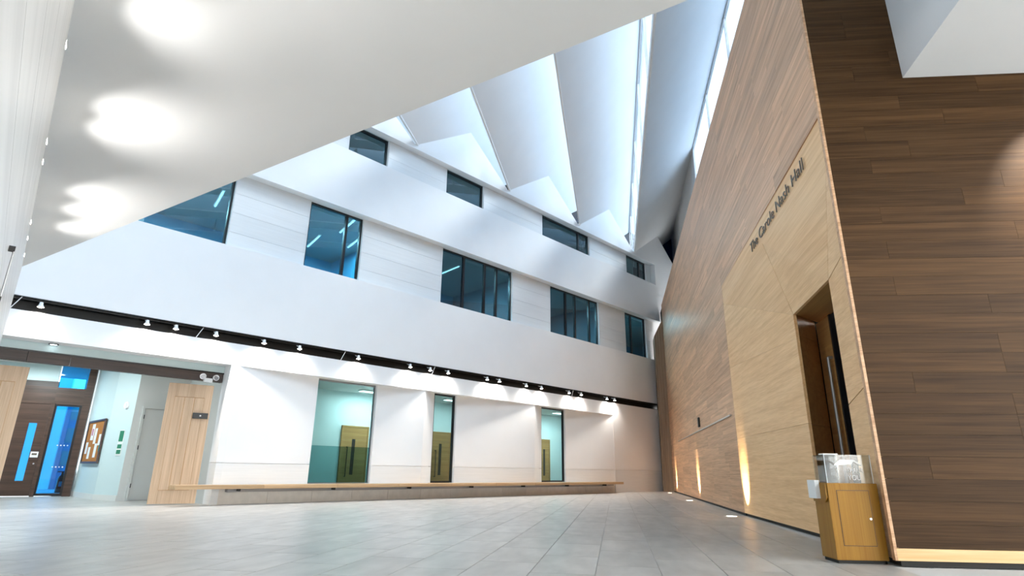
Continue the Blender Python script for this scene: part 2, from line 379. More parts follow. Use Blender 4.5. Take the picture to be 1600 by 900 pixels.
for i, (a, b, lab) in enumerate(GW):
    wcount[0] += 1
    w = root('window_%d' % wcount[0], FA, a, 0.34, G0, kind='structure', label=lab)
    L, H, f = b-a, G1-G0, 0.05 if i else 0.02
    fm = MB().box(0, f, 0, 0.08, 0, H).box(L-f, L, 0, 0.08, 0, H).box(f, L-f, 0, 0.08, 0, f).box(f, L-f, 0, 0.08, H-max(f, .05), H)
    part('window_frame', fm, 'frame_black' if i else 'grey_metal', w)
    if i == 0:
        part('pane', MB().box(f, L-f, 0.03, 0.04, 0.96, H-0.05), 'room_glass', w)
        part('pane', MB().box(f, L-f, 0.03, 0.04, f, 0.96), 'room_film', w, label='lower pane with teal privacy film')
        part('reveal', MB().prism([(L+0.002, -0.08, 0), (L+0.06, -0.08, 0), (L+0.06, 0.08, 0), (L+0.002, 0.08, 0)], (0, 0, H)), 'white_metal', w)
    else:
        part('pane', MB().box(f, L-f, 0.03, 0.04, f, H-f), 'room_glass', w)
# plinth blocks under the bench
pl = root('trim_1', FA, kind='structure', label='pale stone plinth blocks below the long oak bench')
x = 0.16
while x < 15.95:
    e = min(x+1.15, 16.0)
    part('plinth_block', MB().box(x+0.003, e-0.003, 0.03, 0.2, 0.0, 0.34), 'stone_plinth', pl); x = e
# rooms behind the slot windows
rm = root('wall_room', FA, kind='structure', label='pale teal rooms behind the ground-floor slot windows')
part('room_wall', MB().box(0.2, 21, 2.8, 2.95, 0, 3.3), 'teal_wall', rm)
part('room_ceiling', MB().box(0.2, 21, 0.43, 2.95, 3.22, 3.3), 'passage_white', rm)
part('room_floor', MB().box(0.2, 21, 0.43, 2.95, 0.0, 0.03), 'carpet', rm)
for t in (1.2, 6.05, 9.9, 16.2): part('partition', MB().box(t, t+0.1, 0.45, 2.8, 0, 3.22), 'teal_wall', rm)
def room_door(n, t, w, label, mat='oak_reveal', h=2.12):
    d = root('door_%d' % n, FA, t, 2.76, 0.03, kind='structure', label=label)
    part('door_leaf', MB().box(0.05, w-0.05, -0.01, 0.035, 0, h-0.05), mat, d)
    part('door_frame', MB().box(0, 0.05, -0.03, 0.035, 0, h).box(w-0.05, w, -0.03, 0.035, 0, h).box(0.05, w-0.05, -0.03, 0.035, h-0.05, h), 'oak_reveal', d)
    hd = part('pull_handle', MB().path([(0.22, -0.01, 0.55), (0.22, -0.07, 0.55), (0.22, -0.07, 1.45), (0.22, -0.01, 1.45)], 0.014), 'frame_black', d)
    part('vision_panel', MB().box(0.40, 0.52, -0.014, -0.005, 0.6, 1.7), 'frame_black', d)
    return d
room_door(1, 4.72, 1.0, 'oak door with black pull handle seen through the wide slot window')
room_door(2, 8.35, 0.95, 'oak door with pull handle seen through the slim window between the panels')
room_door(3, 14.2, 0.85, 'oak door seen through the slim window near the bench end', 'oak_reveal')
def ceiling_panel_lamp(t, y, z, e, label):
    o = root('ceiling_lamp', FA, t, y, z, label=label, cat='ceiling lamp')
    part('lamp_tray', MB().box(-0.62, 0.62, -0.12, 0.12, -0.05, 0), 'white_metal', o)
    part('diffuser', MB().box(-0.6, 0.6, -0.10, 0.10, -0.06, -0.05), 'panel_glow', o)
    ld = bpy.data.lights.new('lamp_light', 'AREA'); ld.shape = 'RECTANGLE'; ld.size = 1.2; ld.size_y = 0.2; ld.energy = e; ld.color = (0.85, 0.97, 1.0)
    lo = link('lamp_light', ld, None, o); lo.location = (0, 0, -0.07)
ceiling_panel_lamp(5.35, 1.9, 3.22, 26, 'ceiling lamp in the teal room behind the wide slot window')
ceiling_panel_lamp(8.6, 1.6, 3.22, 16, 'ceiling lamp in the room behind the slim middle window')
ceiling_panel_lamp(14.6, 1.6, 3.22, 30, 'ceiling lamp in the room behind the slim window near the bench end')

bn = root('bench', FA, -0.9, 0.0, 0, label='long oak bench slab running along the white ground-floor wall', cat='bench')
x = 0.0
while x < 16.85:
    e = min(x+1.9, 16.87)
    part('bench_slab', MB().box(x+0.001, e-0.001, -0.42, (0.02 if x > 0.8 else -0.02), 0.345, 0.43), 'oak_bench', bn, 0.004); x = e
part('bench_rail', MB().box(1.2, 16.6, -0.12, 0.02, 0.27, 0.345), 'grey_metal', bn)
for x in [1.4 + 2.4*i for i in range(7)]:
    part('bracket', MB().box(x, x+0.02, -0.30, 0.02, 0.29, 0.345), 'frame_black', bn)

# ---- track spotlights in the slot
spot_ts = [-3.8, -1.94, -1.36, -0.49, 0.66, 1.6, 3.36, 5.16, 5.93, 6.66, 8.4, 8.99, 10.38, 11.23, 12.89, 13.68, 15.48, 16.05]
tr = root('light_track', FA, 0, 0, 3.93, label='black lighting track running in the slot above the fascia', cat='light track')
part('rail', MB().box(-6.0, 20.5, 0.06, 0.10, -0.035, 0.0), 'frame_black', tr)
for t in (-4.1, -0.75, 3.0, 6.2, 13.3): part('cable_loop', MB().path([(t, 0.02, 3.94), (t-0.14, -0.012, 3.67)], 0.008), 'white_metal', fac)
def make_spot():
    o = root('track_spotlight', FA, 0, 0, 3.895, label='small white track spotlight glowing in the black slot above the fascia', cat='spotlight', group='track spotlights above the fascia')
    part('arm', MB().path([(0, 0.08, -0.013), (0, 0.02, -0.04), (0, -0.06, -0.055)], 0.012), 'white_metal', o)
    hd = part('head', MB().lathe([(0.0, 0.0), (0.028, -0.002), (0.035, -0.05), (0.062, -0.10), (0.06, -0.102), (0.03, -0.06)], (0, -0.09, -0.03), 16), 'white_metal', o, smooth=True)
    part('lens', MB().lathe([(0.0, -0.118), (0.03, -0.112), (0.054, -0.098)], (0, -0.09, -0.03), 16), 'lamp_glow', hd)
    return o
SPOT_AT = ['in the black slot where it meets the left wall', 'above the notice board side of the entrance opening', 'above the white passage door', 'above the emergency light on the header beam',
    'above the panel next to the white pier', 'halfway between the pier and the wide slot window', 'above the wide slot window', 'above the panel right of the wide slot window', 'above the fold left of the slim middle window',
    'above the slim middle window', 'first of the pair after the slim middle window', 'second of the pair after the slim middle window', 'above the long panel before the last slot window', 'just before the last slot window near the bench end',
    'above the last slot window near the bench end', 'just past the last slot window near the bench end', 'above the bench end, first of the last pair', 'at the end of the fascia above the bench end']
sp0 = make_spot()
for i, t in enumerate(spot_ts):
    o = sp0 if i == 0 else copy_tree(sp0)
    o.location = FA.w(t, 0, 3.895); o['label'] = 'small white track spotlight ' + SPOT_AT[i]
    ld = bpy.data.lights.new('spot_light', 'SPOT'); ld.energy = 34; ld.color = (1.0, 0.95, 0.88); ld.spot_size = R(150); ld.spot_blend = 1.0; ld.shadow_soft_size = 0.05
    lo = link('spot_light', ld, None, o); lo.location = (0, -0.09, -0.17); lo.rotation_euler = (R(-6), 0, 0)

# ------------------------------------------------------------------ entrance passage, left
ps = root('wall_passage', FA, kind='structure', label='pale teal walls of the entrance passage behind the open oak doors')
part('passage_header', MB().box(-6.5, 0.0, 0.40, 0.52, 2.98, 3.4), 'passage_wall', ps)
part('passage_wall', MB().box(-1.45, -1.2, 3.63, 7.6, 0, 3.6), 'passage_wall', ps)
part('passage_wall', MB().prism([(-1.45, 3.63, 0), (-1.17, 2.7, 0), (-0.9, 2.75, 0), (-1.1, 3.9, 0)], (0, 0, 3.6)), 'passage_wall', ps)
part('passage_wall', MB().box(-1.17, 0.3, 2.7, 2.9, 0, 3.6), 'passage_white', ps)
part('passage_wall', MB().box(0.02, 0.2, 0.42, 2.7, 0, 3.6), 'passage_white', ps)
part('passage_wall', MB().box(-7.0, -6.8, 0.4, 8, 0, 3.6), 'passage_wall', ps)
solo('ceiling_passage', FA, MB().box(-7.0, 0.2, 0.52, 9.0, 3.5, 3.62), 'passage_white', kind='structure', label='plain white ceiling of the entrance passage')
for a, b, mat in (((-1.47, 3.61), (-1.47, 7.0), 0), ((-1.19, 2.68), (-1.47, 3.61), 0), ((0.0, 2.68), (-1.19, 2.68), 0)):
    part('skirting', MB().prism([(a[0], a[1], 0), (b[0], b[1], 0), (b[0], b[1], 0.13), (a[0], a[1], 0.13)], (0.015, 0.02, 0)), 'passage_white', ps)
bmx = root('trim_2', FA, kind='structure', label='dark brown timber header beam over the entrance doors')
for a, b in ((-6.5, -4.9), (-4.9, -3.75), (-3.75, -3.05), (-3.05, 0.0)):
    part('beam_board', MB().box(a+0.004, b-0.004, 0.40, 0.55, 2.76, 2.97), 'brown_beam', bmx)
part('beam_rail', MB().box(-6.5, 0.0, 0.38, 0.40, 2.955, 2.985), 'frame_black', bmx)
def oak_leaf(n, fr, x, y, rz, w, label, sgn):
    d = root('door_%d' % n, fr, x, y, 0.02, rz, kind='structure', label=label)
    h = 2.64
    part('door_leaf', MB().box(0, w, 0, 0.045, 0, h), 'oak_reveal', d, 0.003)
    for a, b in ((0.0, 0.17*w), (0.83*w, w)): part('stile', MB().box(a, b, -0.012, 0.0, 0, h), 'oak_door', d)
    part('top_rail', MB().box(0.17*w, 0.83*w, -0.012, 0, h-0.3, h), 'oak_door', d)
    part('bottom_rail', MB().box(0.17*w, 0.83*w, -0.012, 0, 0, 0.28), 'oak_door', d)
    for a, b in ((0.17, 0.39), (0.39, 0.61), (0.61, 0.83)):
        part('plank', MB().box(a*w+0.006, b*w-0.006, -0.006, 0, 0.29, h-0.31), 'oak_door', d)
    return d
d4 = oak_leaf(4, FA, -1.08, 0.62, R(-14), 0.93, 'ledged oak entrance door leaf with black lock, beside the white pier', 1)
lk = part('lock_case', MB().box(0.58, 0.90, -0.05, -0.012, 1.86, 1.99), 'frame_black', d4, 0.004)
part('lock_button', MB().tube((0.74, -0.056, 1.925), (0.74, -0.048, 1.925), 0.018), 'white_metal', lk)
d5 = oak_leaf(5, FA, -4.6, 0.66, R(-8), 0.96, 'ledged oak entrance door leaf beside the left wall', -1)
# end of the passage: dark door, side light, transom
e = root('wall_entrance', EN, kind='structure', label='dark timber entrance screen at the end of the passage')
part('screen_board', MB().box(-3.5, -0.16, -0.02, 0.1, 2.43, 2.9), 'walnut', e)
part('screen_board', MB().box(-0.16, 0.62, -0.02, 0.1, 2.43, 2.66), 'walnut', e)
part('screen_board', MB().box(-0.16, 0.62, -0.03, 0.1, 2.66, 2.89), 'walnut', e)
part('screen_post', MB().box(0.50, 0.68, -0.05, 0.1, 0, 3.6), 'walnut', e)
part('screen_post', MB().box(-0.20, -0.12, -0.04, 0.1, 0, 2.47), 'walnut', e)
part('screen_head', MB().box(-3.5, -0.16, -0.02, 0.1, 2.9, 3.05), 'brown_beam', e)
part('upper_wall', MB().box(-3.5, -0.2, 0.0, 0.1, 3.05, 3.6), 'passage_wall', e)
part('transom_pane', MB().box(-0.16, 0.5, 0.02, 0.03, 2.88, 3.55), 'street_glass', e)
part('side_wall', MB().box(-4.5, -1.25, 0.0, 0.12, 0, 2.47), 'walnut', e)
dd = root('door_6', EN, -1.2, 0.0, 0.02, kind='structure', label='dark walnut entrance door with a narrow vertical glass slot')
part('door_leaf', MB().box(0, 0.60, 0, 0.05, 0, 2.42).box(0.60, 0.78, 0, 0.05, 0, 0.38).box(0.60, 0.78, 0, 0.05, 1.88, 2.42).box(0.78, 0.99, 0, 0.05, 0, 2.42), 'walnut', dd)
part('vision_slot', MB().box(0.60, 0.78, 0.02, 0.03, 0.38, 1.88), 'street_glass', dd, label='narrow blue glass slot')
part('door_sign', MB().box(0.80, 0.97, -0.008, 0.0, 0.98, 1.13), 'paper', dd, label='small white square door sign')
part('sign_print', MB().box(0.83, 0.94, -0.01, -0.008, 1.04, 1.09), 'letter_grey', dd)
part('lock', MB().tube((0.92, -0.02, 0.82), (0.92, 0, 0.82), 0.02), 'steel', dd)
dg = root('door_7', EN, -0.12, 0.0, 0.02, kind='structure', label='blue glazed entrance door with rows of white manifestation dots')
part('door_frame', MB().box(0, 0.04, 0, 0.06, 0, 2.42).box(0.56, 0.62, 0, 0.06, 0, 2.42).box(0.04, 0.56, 0, 0.06, 0, 0.06).box(0.04, 0.56, 0, 0.06, 2.36, 2.42), 'frame_black', dg)
pn = part('pane', MB().box(0.04, 0.56, 0.03, 0.04, 0.06, 2.36), 'street_glass', dg)
dots = MB()
for z in (0.74, 1.31):
    for i in range(4): part('manifestation_dot', MB().tube((0.26+i*0.075, 0.026, z), (0.26+i*0.075, 0.029, z), 0.018, n=10), 'paper', pn)
# street outside the entrance
st = root('street_building', EN, -1.15, 6.0, 0, label='pale blue glazed building seen through the glass entrance door', cat='building')
part('building_wall', MB().box(-4, 0.35, 0, 0.3, 0, 6), 'paper', st)
part('dark_wall', MB().box(0.35, 5, 0.2, 0.5, 0, 3.2), 'office_blue', st)
for z in (0.8, 1.6, 2.4):
    for x in (0.5, 1.0, 1.5): part('building_window', MB().box(x, x+0.36, 0.17, 0.2, z, z+0.5), 'office_ceiling', st)
# passage fittings
nb = root('notice_board', FA, -1.47, 3.85, 0.86, R(90), label='orange cork notice board in dark frame with pinned papers', cat='notice board')
part('board', MB().box(0, 1.68, 0.0, 0.02, 0.04, 1.08), 'cork', nb)
part('board_frame', MB().box(-0.05, 0, 0, 0.04, 0, 1.12).box(1.68, 1.73, 0, 0.04, 0, 1.12).box(0, 1.68, 0, 0.04, 0, 0.05).box(0, 1.68, 0, 0.04, 1.07, 1.12), 'walnut', nb)
for x, z, w, h in ((0.35, 0.15, .25, .35), (0.62, 0.5, .24, .4), (0.95, 0.6, .3, .42), (1.0, 0.12, .22, .3), (0.12, 0.45, .2, .28), (1.35, 0.25, .22, .3)):
    part('pinned_paper', MB().box(x, x+w, 0.02, 0.024, z, z+h), 'paper', nb)
part('poster_mark', MB().box(1.05, 1.18, 0.024, 0.026, 0.72, 0.9), 'red_paint', nb)
part('poster_mark', MB().box(0.03, 0.14, 0.02, 0.026, 0.3, 0.46), 'green_sign', nb)
W2A = math.atan2(3.63-2.7, -1.45+1.17)
def on_w2(name, s, z, **k): return root(name, FA, -1.17 + s*math.cos(W2A), 2.7 + s*math.sin(W2A), z, W2A, **k)
sg = on_w2('wall_sign', 0.30, 1.05, label='narrow green and white sign strip on the teal passage wall', cat='sign')
part('sign_plate', MB().box(-0.1, 0.1, 0.0, 0.012, 0, 0.62), 'paper', sg)
for z0, z1 in ((0.04, 0.14), (0.17, 0.27), (0.34, 0.6)): part('sign_print', MB().box(-0.085, 0.085, 0.012, 0.015, z0, z1), 'green_sign', sg)
sd = on_w2('alarm_sounder', 0.34, 2.28, label='small white round alarm sounder on the teal passage wall', cat='alarm')
part('body', MB().tube((0, 0, 0), (0, 0.04, 0), 0.1, 0.085, n=18), 'white_metal', sd); part('cap', MB().tube((0, 0.04, 0), (0, 0.06, 0), 0.05, 0.04, n=14), 'white_metal', sd)
d8 = root('door_8', FA, -1.0, 2.69, 0.0, kind='structure', label='plain white painted door in the passage')
part('door_leaf', MB().box(0.06, 0.86, -0.03, 0.0, 0.02, 2.2), 'passage_white', d8)
part('door_frame', MB().box(0, 0.05, -0.05, 0, 0, 2.27).box(0.87, 0.92, -0.05, 0, 0, 2.27).box(0.05, 0.87, -0.05, 0, 2.21, 2.27), 'passage_white', d8)
for z in (0.3, 1.2, 1.95): part('hinge', MB().tube((0.055, -0.045, z), (0.055, -0.045, z+0.1), 0.012, n=8), 'frame_black', d8)
fx = root('fire_extinguisher', FA, -1.72, 6.3, 0.0, label='red fire extinguisher on a black floor stand by the entrance door', cat='extinguisher')
part('cylinder', MB().lathe([(0, 0.08), (0.085, 0.085), (0.09, 0.12), (0.09, 0.45), (0.06, 0.52), (0.028, 0.55), (0.0, 0.56)], (0, 0, 0), 18), 'red_paint', fx, smooth=True)
vv = part('valve', MB().tube((0, 0, 0.54), (0, 0, 0.62), 0.025).box(-0.12, 0.03, -0.015, 0.015, 0.62, 0.65), 'frame_black', fx)
part('hose', MB().path([(0.03, 0, 0.58), (0.12, 0, 0.5), (0.13, 0, 0.25), (0.1, 0, 0.15)], 0.014), 'black', fx)
part('stand', MB().box(-0.16, 0.22, -0.14, 0.14, 0, 0.06).box(0.16, 0.22, -0.14, 0.14, 0.06, 0.68), 'black', fx)
part('label', MB().box(-0.05, 0.05, -0.094, -0.088, 0.25, 0.38), 'paper', fx)
em = root('emergency_light', FA, -0.35, 0.39, 2.72, label='twin-head white emergency light fixed on the dark header beam', cat='emergency light')
part('case', MB().box(-0.10, 0.10, -0.06, 0.0, 0.0, 0.10), 'white_metal', em, 0.01)
for s in (-1, 1):
    h = part('lamp_head', MB().tube((s*0.14, -0.05, 0.13), (s*0.15, -0.12, 0.12), 0.055, 0.07, n=16), 'white_metal', em)
    part('lens', MB().tube((s*0.15, -0.12, 0.12), (s*0.151, -0.125, 0.12), 0.055, n=16), 'grey_metal', h)
dl = root('downlight', FA, -3.4, 0.30, 3.15, label='small recessed ceiling light under the fascia over the doors', cat='ceiling light')
part('rim', MB().lathe([(0.06, 0.0), (0.085, -0.005), (0.085, -0.02), (0.06, -0.02)], n=18), 'frame_black', dl); part('lens', MB().tube((0, 0, -0.022), (0, 0, -0.012), 0.06), 'panel_glow', dl)
for x, y, en in ((-3.0, 2.2, 45), (-3.2, 5.0, 45)):
    o = root('passage_lamp', FA, x, y, 3.485, label='square ceiling lamp lighting the entrance passage', cat='ceiling lamp', group='passage ceiling lamps')
    part('lamp_tray', MB().box(-0.3, 0.3, -0.3, 0.3, -0.04, 0), 'white_metal', o); part('diffuser', MB().box(-0.27, 0.27, -0.27, 0.27, -0.05, -0.04), 'panel_glow', o)
    ld = bpy.data.lights.new('lamp_light', 'AREA'); ld.size = 0.5; ld.energy = en; ld.color = (0.82, 0.96, 1.0)
    lo = link('lamp_light', ld, None, o); lo.location = (0, 0, -0.06)

# ------------------------------------------------------------------ saw-tooth roof
rf = root('ceiling', T, kind='structure', label='white folded saw-tooth roof with north-light glazing over the atrium')
PR = SP * math.sin(R(43.91-9.93))
R4 = 1.344
U0 = -9.0
def fac_u(r): return 27.73 + (r - R4) / math.tan(R(43.91-9.93))
XE = 9.0
for k in range(-6, 3):
    r0 = R4 + k*PR; r1 = r0 + PR
    ua, ub = fac_u(r0)+XE, fac_u(r1)+XE
    th = 0.10
    part('roof_plane', MB().prism([(U0, -r0, ZV), (ua, -r0, ZV), (ub, -r1, ZR), (U0, -r1, ZR)], (0, -0.04, th)), 'plaster', rf)
    # glazing above the valley r1: glazed on the hall side, solid near the facade
    ug = 23.2 if k == 0 else fac_u(r1) + 6.0
    part('upstand', MB().box(U0, ub, -r1-0.06, -r1-0.002, ZV+0.01, ZV+0.32), 'plaster', rf)
    part('roof_wall', MB().box(ug, ub, -r1-0.05, -r1, ZV+0.32, ZR), 'plaster', rf)
    x = ug; n = 0
    while x > U0+0.5:
        x1 = max(x-3.85, U0)
        part('skylight_pane', MB().box(x1+0.04, x-0.04, -r1-0.03, -r1-0.018, ZV+0.36, ZR-0.06), 'skylight_glass', rf)
        part('glazing_bar', MB().box(x-0.045, x+0.045, -r1-0.05, -r1+0.015, ZV+0.32, ZR), 'white_metal', rf)
        x = x1; n += 1
    part('glazing_rail', MB().box(U0, ug, -r1-0.05, -r1+0.015, ZR-0.08, ZR+0.02), 'white_metal', rf)
    # blue end glazing behind the facade gable
    um = (fac_u(r0)+2.2, fac_u(r1)+2.2) if k == 0 else (fac_u(r0)+4.6, fac_u(r1)+4.6)
    part('end_pane', MB().prism([(um[0], -r0, ZV-0.4), (um[1], -r1, ZV-0.4), (um[1], -r1, ZR), (um[0], -r0, ZV)], (0.03, 0, 0)), 'blue_glass', rf)

# rest of the hall behind the viewpoint, plus walls and glazing added for the light
rw = root('wall_rear', T, kind='structure', label='plain white rear walls closing the atrium behind the viewpoint')
part('rear_wall', MB().box(-9.2, -9.0, -12, 16, 0, 15), 'plaster', rw)
wsd = root('window_added', T, kind='structure', label='tall glazed wall added to the right of the viewpoint to let light in')  # unseen glazing, added so daylight reaches the facade
for i in range(5):
    part('post', MB().box(-9.0+i*3.75-0.06, -9.0+i*3.75+0.06, -9.2, -9.0, 0, 7.5), 'frame_black', wsd)
    if i < 4:
        for z in (0, 2.5, 5): part('pane', MB().box(-9.0+i*3.75+0.06, -9.0+(i+1)*3.75-0.06, -9.11, -9.1, z+0.04, z+2.46), 'clear_glass', wsd)
for z in (0.04, 2.5, 5, 7.5): part('rail', MB().box(-9.0, 6.0, -9.2, -9.0, z-0.04, z+0.04), 'frame_black', wsd)
part('side_wall', MB().box(-9.0, 6.0, -9.2, -9.0, 7.54, 15), 'plaster', rw)
part('side_wall', MB().box(6.0, 36.0, -5.75, -5.6, 8.5, 15), 'plaster', rw)  # unseen wall added to stop sky light spilling over the hall box
part('side_wall', MB().box(5.9, 6.1, -9.2, -5.6, 8.5, 15), 'plaster', rw)
part('side_wall', MB().box(-9.0, 6.5, 13.9, 14.1, 0, 3.6), 'plaster', rw)  # added out of view to keep stray light off the soffit
part('side_wall', MB().box(-9.0, 22.0, 13.9, 14.1, 3.6, 15), 'plaster', rw)

# ------------------------------------------------------------------ left wall, cove and sloping soffit
lw = root('wall_left', LW, kind='structure', label='pale glossy panelled wall at the left edge with a lamp cove on top')
ZL = 3.60
for i in range(9):
    z0, z1 = 0.02 + i*0.398, 0.02 + (i+1)*0.398
    for a, b in ((-9.75, -4.8), (-4.8, 0.0)):
        part('panel', MB().box(a+0.002, b-0.002, 0.0, 0.03, z0+0.002, z1-0.002), 'gloss_panel', lw)
part('core', MB().box(-9.75, 0.0, 0.03, 0.40, 0.0, ZL), 'plaster', lw)
part('cove_lip', MB().box(-9.75, 0.0, 0.06, 0.10, ZL, ZL+0.03), 'black', lw)
SG = math.tan(R(10.0))
def sof(x, wy): return (x, -wy, 4.15 + SG*wy)
sf = link('ceiling_soffit', None); sf.location = LW.w(0, 0, 0); sf.rotation_euler = (0, 0, LW.a)
tag(sf, 'smooth white sloping soffit overhead lit by cove lamps', kind='structure')
pts = [sof(3.08, -0.45), sof(1.952, -0.02), sof(-8.864, 4.09), sof(-15.5, 6.61), sof(-16.0, -0.45)]
part('soffit_plane', MB().prism(pts, (0, 0, 0.35)), 'soffit_plaster', sf)
cv = (-8.2, -7.5, -6.3, -4.58, -4.08, -2.1, -1.4, -0.55)
for i, x in enumerate(cv):
    o = root('cove_lamp', LW, x, 0.10, ZL, label='small white cove spotlight on top of the glossy left wall', cat='spotlight', group='cove spotlights along the left wall')
    part('base', MB().box(-0.05, 0.05, -0.04, 0.06, 0.03, 0.05), 'frame_black', o)
    hd = part('head', MB().tube((0, 0.05, 0.06), (0, -0.09, 0.085), 0.028, 0.05, n=14), 'white_metal', o)
    part('lens', MB().tube((0, -0.09, 0.085), (0, -0.095, 0.086), 0.042, n=14), 'lamp_glow', hd)
    ld = bpy.data.lights.new('spot_light', 'SPOT'); ld.energy = 30; ld.color = (1.0, 0.985, 0.96); ld.spot_size = R(100); ld.spot_blend = 1.0; ld.shadow_soft_size = 0.03
    lo = link('spot_light', ld, None, o); lo.location = (0, -0.12, 0.07); lo.rotation_euler = (R(-111), 0, 0)
hk = root('wall_bracket', LW, -6.0, 0.0, 2.06, label='small black bracket with a thin rod on the glossy left wall', cat='bracket')
part('rod', MB().path([(0, -0.03, 0.14), (0, -0.03, -0.22)], 0.006), 'grey_metal', hk); part('mount', MB().box(-0.015, 0.015, -0.035, 0, 0.12, 0.155), 'black', hk); part('foot', MB().box(-0.015, 0.015, -0.035, 0, -0.32, -0.2), 'black', hk)

# ------------------------------------------------------------------ timber hall: long wall
HT = 8.65
tw = root('wall_timber', W, kind='structure', label='long oak plank wall of the hall box running to the white facade')
core = MB().box(13.1, 29.5, -0.9, -0.02, 0.0, HT-0.02).box(6.65, 13.1, -0.9, -0.02, 4.86, HT-0.02).box(9.36, 13.1, -0.9, -0.18, 0.0, 4.86).box(6.65, 9.36, -0.9, -0.18, 3.2, 4.86)
part('core', core, 'shadow_gap', tw)
PH = 0.245; UF, ZA = 13.1, 4.85
stuff = MB(); zb = 0.05; row = 0; lenmesh = {}
def plank_mesh(L, H, th):
    key = (round(L, 2), round(H, 3))
    if key not in lenmesh: lenmesh[key] = MB().box(0.001, L-0.001, 0.0, th, 0.0012, H-0.0012).mesh('plank')
    return lenmesh[key]
cnt = 0
while zb < HT-0.05:
    H = min(PH, HT-zb)
    if abs(zb - ZA) < PH and zb < ZA: H = ZA - zb
    x = UF if zb < ZA-0.01 else 6.4
    x_end = 28.2; first = True
    while x < x_end-0.01:
        L = 2.4 if not first else random.choice([0.8, 1.2, 1.6, 2.0, 2.4])
        first = False
        L = min(L, x_end-x)
        if x < 15.5 and cnt < 280:
            o = link('plank', plank_mesh(L, H, 0.02), 'oak_wall', tw); o.location = (x, 0.0, zb); cnt += 1
        else:
            stuff.box(x+0.001, x+L-0.001, 0, 0.02, zb+0.0012, zb+H-0.0012, tone=random.random())
        x += L
    zb += H
part('plank_field', stuff, 'oak_wall', tw, kind='stuff')
part('shadow_gap', MB().box(UF, 28.2, -0.02, 0.004, 0.0, 0.05), 'shadow_gap', tw)
part('added_hall_roof', MB().box(6.7, 29.5, -6.4, -0.9, HT-0.12, HT-0.04), 'office_dark', tw)  # unseen dark cover, added to cut bounced light on the roof folds
part('top_trim', MB().box(6.4, 28.2, -0.9, 0.02, HT-0.02, HT+0.01), 'oak_wall', tw)
# end return with upright boards
for i in range(4):
    y0, y1 = i*0.115, (i+1)*0.115
    part('upright_board', MB().prism([(28.2, y0+0.002, 0.0), (28.2, y1-0.002, 0.0), (28.2, y1-0.002, 8.0-y1*1.9), (28.2, y0+0.002, 8.0-y0*1.9)], (1.0, 0, 0)), 'oak_end', tw)
# portal panels around the entrance
JY = -0.10
A_ = (UF, 0.02); 
def panel(pts, mat='oak_portal', name='portal_panel'):
    """pts = (u, z, y)"""
    c = Vector((sum(p[0] for p in pts)/len(pts), 0, sum(p[1] for p in pts)/len(pts)))
    q = []
    for u, z, y in pts:
        d = Vector((u, 0, z)) - c; d = d * (1 - 0.006/max(d.length, .1)); q.append((c.x+d.x, y, c.z+d.z))
    return part(name, MB().prism(q, (0, -0.04, 0)), mat, tw)
ZB = 4.43; Dp = (8.75, 3.03); J = (7.08, 3.02); CU = 6.428
panel([(UF, ZB, 0.02), (UF, ZA, 0.02), (CU, ZA, 0.004), (CU, ZB, 0.004)])
panel([(UF, ZB, 0.02), (9.42, ZB, 0.02), (*Dp, JY)])
panel([(9.42, ZB, 0.02), (CU, ZB, 0.004), (*J, JY*0.4), (*Dp, JY)])
panel([(UF, ZB, 0.02), (*Dp, JY), (8.75, 2.68, JY), (UF, 2.99, 0.02)])
panel([(UF, 2.99, 0.02), (8.75, 2.68, JY), (8.75, 1.48, JY), (UF, 1.50, 0.02)])
panel([(UF, 1.50, 0.02), (8.75, 1.48, JY), (8.75, 0.05, JY), (UF, 0.05, 0.02)])
panel([(CU, ZB, 0.004), (CU, 3.12, 0.004), (*J, JY*0.4)])
panel([(CU, 3.12, 0.004), (*J, JY*0.4), (7.08, 1.55, JY*0.4), (CU, 1.68, 0.004)])
panel([(CU, 1.68, 0.004), (7.08, 1.55, JY*0.4), (7.08, 0.05, JY*0.4), (CU, 0.05, 0.004)])
part('shadow_gap', MB().prism([(UF, -0.02, 0), (8.78, JY-0.04, 0), (9.3, -0.5, 0), (9.3, -0.6, 0), (UF, -0.3, 0)], (0, 0, 0.05)).box(6.42, 7.08, -0.3, -0.05, 0, 0.05), 'shadow_gap', tw)
# reveal of the entrance
for a, b in ((0.05, 1.46), (1.46, 2.72), (2.72, 3.04)):
    part('reveal_board', MB().prism([(8.75, JY-0.04, a+0.003), (9.28, -0.55, a+0.003), (9.34, -0.55, a+0.003), (8.81, JY-0.04, a+0.003)], (0, 0, b-a-0.006)), 'oak_reveal', tw)
part('reveal_soffit', MB().prism([(7.06, JY*0.4-0.04, 3.03), (8.81, JY-0.04, 3.03), (9.3, -0.62, 3.03), (7.06, -0.62, 3.03)], (0, 0, 0.14)), 'oak_reveal', tw)
part('near_jamb', MB().box(6.9, 7.08, -0.8, JY*0.4-0.045, 0.0, 3.02), 'oak_reveal', tw)
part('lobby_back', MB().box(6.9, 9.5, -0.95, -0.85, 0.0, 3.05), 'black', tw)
hd = root('door_9', W, 9.27, -0.56, 0.0, kind='structure', label='oak entrance door leaf with long dark pull handle inside the timber portal')
part('door_leaf', MB().box(-0.55, 0.0, -0.05, 0, 0.03, 3.0), 'oak_reveal', hd)
part('edge_strip', MB().box(-0.60, -0.55, -0.05, 0.01, 0.03, 3.0), 'frame_black', hd)
part('pull_handle', MB().path([(-0.46, 0.0, 0.55), (-0.46, 0.06, 0.55), (-0.46, 0.06, 2.4), (-0.46, 0.0, 2.4)], 0.022), 'grey_metal', hd)
hg = root('door_10', W, 8.42, -0.56, 0.0, kind='structure', label='green tinted glass door leaf inside the timber portal')
part('pane', MB().box(-1.25, -0.02, -0.03, -0.01, 0.03, 3.0), 'green_glass', hg)
